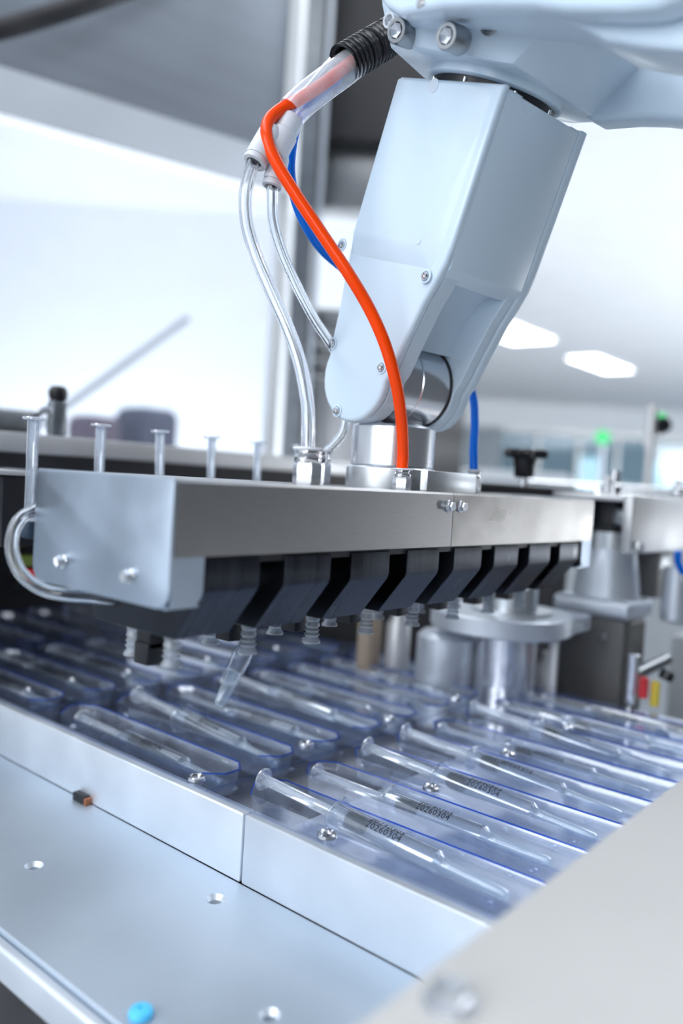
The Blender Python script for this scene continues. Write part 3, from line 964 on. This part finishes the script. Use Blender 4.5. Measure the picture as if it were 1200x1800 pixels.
# guard door: stainless upper sheet, clear pane, pale edge trims
E_ = Vector((math.cos(math.radians(-16.7)), math.sin(math.radians(-16.7)), 0))
FN = Vector((-E_.y, E_.x, 0))
Pd = Vector((5.706, 5.809, 3.441))
Pd.z = 0
dv = lambda u, v, w: Pd + E_ * u + Vector((0, 0, v)) + FN * w
t = empty('guard_door', Pd, 'tall machine guard door with a stainless upper sheet and clear lower pane', 'door')
box2 = lambda u0, u1, v0, v1, w0, w1, bev=0: G().prism([(u0, v0), (u1, v0), (u1, v1), (u0, v1)], w0, w1, dv, bev)
obj('upper_sheet', box2(-6.2, 0, 4.15, 7.5, 0, .05, .01), 'sheet', t)
obj('sheet_fold', G().prism([(0, 4.16), (.03, 4.16), (-.17, 3.72), (-.20, 3.72)], -6.2, 0, lambda u, v, w_: dv(w_, v, u)), 'sheet_fold', t)  # made-up fold: the sheet's reflected highlight built as a bright strip
obj('pane', box2(-6.2, 0, -1, 3.72, .02, .04), 'pane', t)
obj('edge_trim', box2(.0, .11, -1, 7.5, -.03, .08, .01), 'white', t)
obj('bottom_frame', box2(-6.2, 0, -1.3, -1, -.02, .08, .01), 'white', t)
t2 = obj('hinge_bar', G().tube([(0.447, 7.375, 2.608), (2.621, 6.101, 3.941), (3.114, 5.842, 4.250), (3.720, 5.610, 4.689), (5.167, 5.981, 5.899)], .075, 14), 'dark', t)
# things seen through the pane
q = Vector((10.660, 12.404, 4.018))
sa, sb = Vector((8.457, 13.379, 2.317)), Vector((10.300, 12.833, 3.984))
sf = sa + (sa - sb) * ((sa.z + 9) / (sb.z - sa.z))
tag(obj('tilted_strut', G().tube([sf, sa, sb], .07, 10), 'hood'), 'blurred slanting steel strut seen through the guard pane', 'strut')
for px, sz, m, lab in (((9.706, 14.975, 1.815), .8, solid('mauve plastic', (.16, .12, .16), .6), 'blurred tall mauve bin seen low through the guard pane'), ((11.027, 14.968, 2.061), 1.0, solid('slate plastic', (.10, .11, .16), .6), 'blurred tall slate blue bin seen low through the guard pane')):
    v = Vector(px)
    g = G().hull([v + Vector((sx * sz * .5 * f, sy * sz * .5 * f, z)) for f, z in ((.85, -9 - v.z), (1, .1 * sz), (.8, .25 * sz)) for sx in (-1, 1) for sy in (-1, 1)], .06)
    tag(obj('bin', g, m), lab, 'bin', 'bins behind the guard door')

# stainless cabinet behind the robot
def screenbox(nm, x0, x1, y0, y1):
    pass
cb = empty('cabinet', (8.285, 7.273, 1.321), 'tall stainless cabinet with an open bay, blurred behind the robot arm', 'cabinet')
cw = lambda lo, hi, bev=.0: far(lo, hi, bev)
def band(name, yy0, yy1, m, depth=11.0, thick=.8, x0=505, x1=760):
    # heights from image rows at that distance
    return (name, yy0, yy1, m, depth, thick)
Rz = lambda y, dist: 1 + (816 - y) * dist / 1427.0
def crow(name, ya, yb, m, dist=11.0, th=.7):
    return obj(name, far((dist, -1.6, Rz(yb, dist)), (dist + th, .62, Rz(ya, dist)), .02), m, cb)
crow('top_panel', -500, 225, 'brown_grey', 11, 1.2)
crow('door_panel', 225, 345, 'stainless', 11.3, .5)  # gap left below stands in for a lamp reflected in the steel
crow('lower_door', 640, 1400, 'stainless', 11.1, 1.0)
for k in range(4):
    crow('louvre', 520 + 30 * k, 543 + 30 * k, 'stainless', 11.2 + .05 * (k % 2), .5)
obj('side_post', far((10.6, .60, -7), (11.9, .84, 12)), 'steel_dark', cb)
obj('trim_strip', far((10.5, .49, -7), (10.6, .55, 12)), 'aluminium', cb)

# ================================================================== pumps and motors on the far side
def at(px, off=(0, 0, 0)):
    return Vector(px) + Vector(off)
# servo motor on a flange plate
c = at((4.168, 1.526, 0.362))
t = empty('servo_motor', c, 'dark ribbed servo motor under a light flange plate, beyond the tray', 'motor')
obj('casing', G().box(c + Vector((0, 0, -.62)), c + Vector((.30, .37, 0)), .015), 'motor', t)
for k in range(6):
    obj('cooling_rib', G().box(c + Vector((.06 + .04 * k, -.014, -.50)), c + Vector((.078 + .04 * k, .004, -.03)), .003), 'motor', t)
obj('flange_plate', G().box(c + Vector((-.03, -.03, 0)), c + Vector((.34, .40, .10)), .035, 4), 'aluminium', t)
for yy in (.10, .27):
    obj('bolt', G().cyl(c + Vector((0, yy, -.10)), (-1, 0, 0), .022, .03, 16, .004), 'steel_bright', t)
obj('bearing_housing', G().lathe([(0, .10), (.175, .10), (.165, .20), (.145, .33), (.135, .36), (0, .36)], c + Vector((.15, .17, 0)), n=40), 'aluminium', t)
obj('collar', G().lathe([(0, .36), (.135, .36), (.135, .45), (0, .45)], c + Vector((.15, .17, 0)), n=40), 'aluminium_cast', t)
pu = c + Vector((.15, .17, .45))
t = empty('belt_pulley', pu, 'black toothed belt pulley standing on the servo bearing', 'pulley')
obj('wheel', G().lathe([(0, 0), (.13, 0), (.13, .03), (.11, .035), (.11, .16), (.13, .165), (.13, .19), (0, .19)], pu, n=40), 'black', t)
obj('clamp', G().box(pu + Vector((-.10, -.12, .04)), pu + Vector((-.02, -.04, .13)), .01), 'steel_dark', t)
obj('shaft', G().lathe([(0, .19), (.04, .19), (.04, .25), (.028, .26), (.028, .33), (0, .33)], pu, n=20), 'steel_bright', t)
# bracket
b = at((3.931, 1.442, 0.724))
t = empty('motor_bracket', b, 'light grey sheet bracket beside the black pulley, running out of the picture', 'bracket')
obj('face', G().box(b, b + Vector((1.2, .05, .29)), .012), 'beige', t)
obj('top', G().box(b + Vector((0, .05, .255)), b + Vector((1.2, .5, .288)), .008), 'beige', t)
obj('screw', G().cyl(b + Vector((.06, 0, .045)), (0, -1, 0), .02, .015, 16), 'steel_dark', t)
v = at((4.670, 1.563, 0.591))
t = empty('valve_box', v, 'small dark grey valve box hanging under the light bracket', 'box')
obj('body', G().box(v + Vector((-.1, -.05, -.14)), v + Vector((.12, .15, .12)), .012), 'motor', t)
obj('cover', G().box(v + Vector((-.1, -.056, .02)), v + Vector((.12, -.051, .10)), .002), 'steel_dark', t)
v = at((4.342, 1.336, 0.679))
t = empty('blue_lever', v, 'small bright blue lever at the edge of the picture below the bracket', 'lever')
obj('handle', G().tube([v + Vector((-.02, 0, .06)), v, v + Vector((.03, -.02, -.05))], .02, 12), 'blue', t)
obj('stem', G().cyl(v + Vector((.03, -.02, -.09)), (0, 0, 1), .014, .05, 12), 'steel', t)
v = at((4.537, 1.401, 0.447))
t = empty('pneumatic_cylinder', v, 'pale silver pneumatic cylinder beside the servo flange plate', 'cylinder')
obj('tube', G().cyl(v + Vector((0, 0, -.1)), (0, 0, 1), .07, .3, 24, .01), 'aluminium', t)
obj('rod', G().tube([v + Vector((-.02, 0, -.08)), v + Vector((.3, -.2, -.16))], .03, 14), 'aluminium', t)
# round filling station
r = at((3.667, 1.970, 0.364))
t = empty('filling_station', r + Vector((0, 0, -.6)), 'round aluminium filling station with a drum, beyond the tray', 'machine')
obj('disc', G().lathe([(0, 0), (.345, 0), (.352, .008), (.352, .085), (.345, .092), (0, .092)], r + Vector((0, 0, -.06)), n=64), 'aluminium', t)
obj('disc_wing', G().box(r + Vector((.05, -.33, -.058)), r + Vector((.36, -.05, .03)), .02), 'aluminium', t)
obj('hub', G().lathe([(0, .03), (.20, .03), (.20, .045), (.125, .05), (.125, .16), (.115, .17), (0, .17)], r + Vector((.03, -.04, 0)), n=48), 'aluminium_cast', t)
obj('column', G().cyl(r + Vector((.05, -.02, -.62)), (0, 0, 1), .155, .56, 48), 'steel', t)
obj('strut', G().box(r + Vector((.14, -.25, -.62)), r + Vector((.17, -.20, -.06)), .005), 'beige', t)
d = at((3.624, 2.249, 0.250))
obj('drum', G().lathe([(0, -.3), (.15, -.3), (.155, -.29), (.155, -.03), (.13, -.005), (.05, 0), (0, 0)], d, n=40), 'aluminium', t)
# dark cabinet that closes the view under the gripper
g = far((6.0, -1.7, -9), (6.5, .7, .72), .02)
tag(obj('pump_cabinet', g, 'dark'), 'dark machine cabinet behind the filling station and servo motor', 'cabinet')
for px, m, lab, h in (((3.560, 2.712, 0.188), solid('tan plastic', (.35, .28, .22), .5), 'brownish bottle shape blurred under the gripper, behind the tray', .25), ((3.580, 2.533, 0.200), 'beige', 'pale canister blurred under the gripper, beside the drum', .2),
                      ((4.190, 1.945, -0.019), 'beige', 'pale plug hanging between the column and the servo motor', .2)):
    v = Vector(px)
    tag(obj('canister', G().lathe([(0, -h), (.06, -h), (.065, -h * .9), (.065, h * .2), (.03, h * .5), (.03, h * .7), (0, h * .7)], v, n=20), m), lab, 'canister')
v = at((4.001, 1.319, 0.096))
t = empty('flow_valve', v, 'small valve with red and yellow bodies and a black knob beside the servo motor', 'valve')
obj('red_body', G().cyl(v + Vector((-.03, .02, -.06)), (0, 0, 1), .022, .1, 16, .004), 'red', t)
obj('yellow_body', G().cyl(v + Vector((.02, -.02, -.1)), (0, 0, 1), .022, .12, 16, .004), 'yellow', t)
obj('knob', G().cyl(v + Vector((.05, -.05, .03)), (.3, -.3, 1), .035, .05, 20, .008), 'black_gloss', t)
v = at((3.979, 1.430, 0.189))
t = empty('hinge_link', v, 'grey steel link bar bolted below the servo motor', 'link')
obj('pivot', G().cyl(v + Vector((0, -.03, -.2)), (0, 0, 1), .03, .25, 16, .005), 'steel', t)
obj('bar', G().tube([v + Vector((0, -.03, -.06)), v + Vector((.28, -.1, .0))], .03, 12), 'steel_dark', t)
q = at((5.759, 1.788, 0.079))
tag(obj('white_cabinet', G().box(q + Vector((0, -1.5, -2)), q + Vector((1.2, 0, 0)), .03), 'hood'), 'white cabinet front at the edge of the picture behind the flow valve', 'cabinet')
# star knob on a black bar
k0 = at((3.734, 1.933, 1.068))
t = empty('star_knob', k0, 'black star knob standing above the black bar behind the gripper', 'knob')
g = G()
star = []
for i in range(60):
    a = 2 * math.pi * i / 60
    rr = .090 + .024 * math.cos(5 * a)
    star.append((rr * math.cos(a), rr * math.sin(a)))
g.prism(star, .10, .145, lambda u, v, w_: k0 + Vector((u, v, w_)), .015, 3)
obj('grip', g, 'black_gloss', t)
obj('neck', G().lathe([(0, .0), (.044, .0), (.050, .01), (.052, .05), (.062, .10), (0, .11)], k0, n=28), 'black_gloss', t)
obj('stud', G().cyl(k0 + Vector((0, 0, -.06)), (0, 0, 1), .022, .06, 16), 'steel', t)
b0 = at((3.187, 1.882, 0.993))
b1 = at((4.451, 1.851, 0.995))
g = G().prism([(b0.x, b0.y), (b1.x, b1.y), (b1.x + .1, b1.y + .45), (b0.x + .1, b0.y + .6)], -.012, .03, lambda u, v, w_: Vector((u, v, .995 + w_)), .008)
tag(obj('clamp_bar', g, 'black_matt'), 'long flat black bar under the star knob, just above the gripper', 'bar')
# posts, pins and thin rods
for px, lab in (((4.297, 1.724, 1.014), 'short bright pin post beside the black pulley'), ((4.748, 1.496, 1.027), 'short dark pin post at the edge of the picture')):
    v = Vector(px)
    t = empty('pin_post', v, lab, 'post', 'pin posts above the bracket')
    obj('stud', G().cyl(v, (0, 0, 1), .035, .05, 20, .006), 'steel', t)
    obj('cap', G().cyl(v + Vector((0, 0, .05)), (0, 0, 1), .024, .045, 20, .005), 'steel_bright', t)
for a, b, lab in (((5.478, 2.811, 1.075), (6.990, 1.936, 1.084), 'upper thin steel rod stretched behind the star knob'), ((5.016, 2.425, 1.015), (6.355, 1.756, 1.017), 'lower thin steel rod stretched behind the black pulley')):
    tag(obj('thin_rod', G().tube([a, b], .014, 10, True, 2), 'steel_bright'), lab, 'rod')
v = at((7.132, 2.426, 1.639))
t = empty('signal_head', v + Vector((0, 0, -1)), 'black round sensor head with a green lamp on a bent grey post', 'sensor')
obj('head', G().lathe([(0, -.07), (.06, -.07), (.075, -.04), (.075, .04), (.06, .07), (0, .07)], v, fw, 24), 'black_gloss', t)
obj('green_lamp', G().lathe([(0, .0), (.035, 0), (.035, .02), (.02, .035), (0, .035)], v + Vector((0, 0, .07)), n=16), 'green', t)
obj('post', G().tube([v, (7.082, 2.480, 1.556), (7.058, 2.501, 1.426)], .035, 14), 'beige', t)
obj('lower_post', G().tube([(7.058, 2.503, 1.451), (7.056, 2.476, 0.985), Vector((7.056, 2.476, 0.985)[:2] + (-9,))], .04, 14, True, 4), 'beige', t)
v = at((21.399, 8.815, 2.587))
t = empty('status_lamp', v, 'round green status lamp far off in front of the glass partition', 'lamp')
obj('lens', G().lathe([(0, -.05), (.17, -.05), (.2, 0), (.17, .06), (0, .08)], v, -fw, 24), 'green', t)
obj('stem', G().cyl(v + Vector((0, 0, -6)), (0, 0, 1), .06, 5.85, 12), 'aluminium', t)
# pale machines across the aisle
for (xa, xb, ya, yb, dist, lab) in ((838, 1010, 808, 900, 18, 'pale low machine hood behind the star knob, across the aisle'), (1010, 1105, 852, 900, 30, 'low pale cabinet top across the aisle beyond the black pulley'),
                                    (1105, 1300, 838, 900, 24, 'pale machine cover across the aisle behind the grey post')):
    v = Vector((0, 0, 0))
    y0, y1 = -(xa - 600) * dist / 1427.0, -(xb - 600) * dist / 1427.0
    hz = 824 + .0627 * ((xa + xb) / 2 - 600)
    zt = 1 + (hz - ya) * dist / 1427.0
    g = G().prism([(dist, -9), (dist + 3, -9), (dist + 3, zt), (dist + .8, zt), (dist, zt - .25)], y1, y0, lambda u, v_, w_: ROT @ Vector((u, w_, v_)), .03)
    tag(obj('machine_hood', g, 'hood'), lab, 'machine', 'pale machines across the aisle')
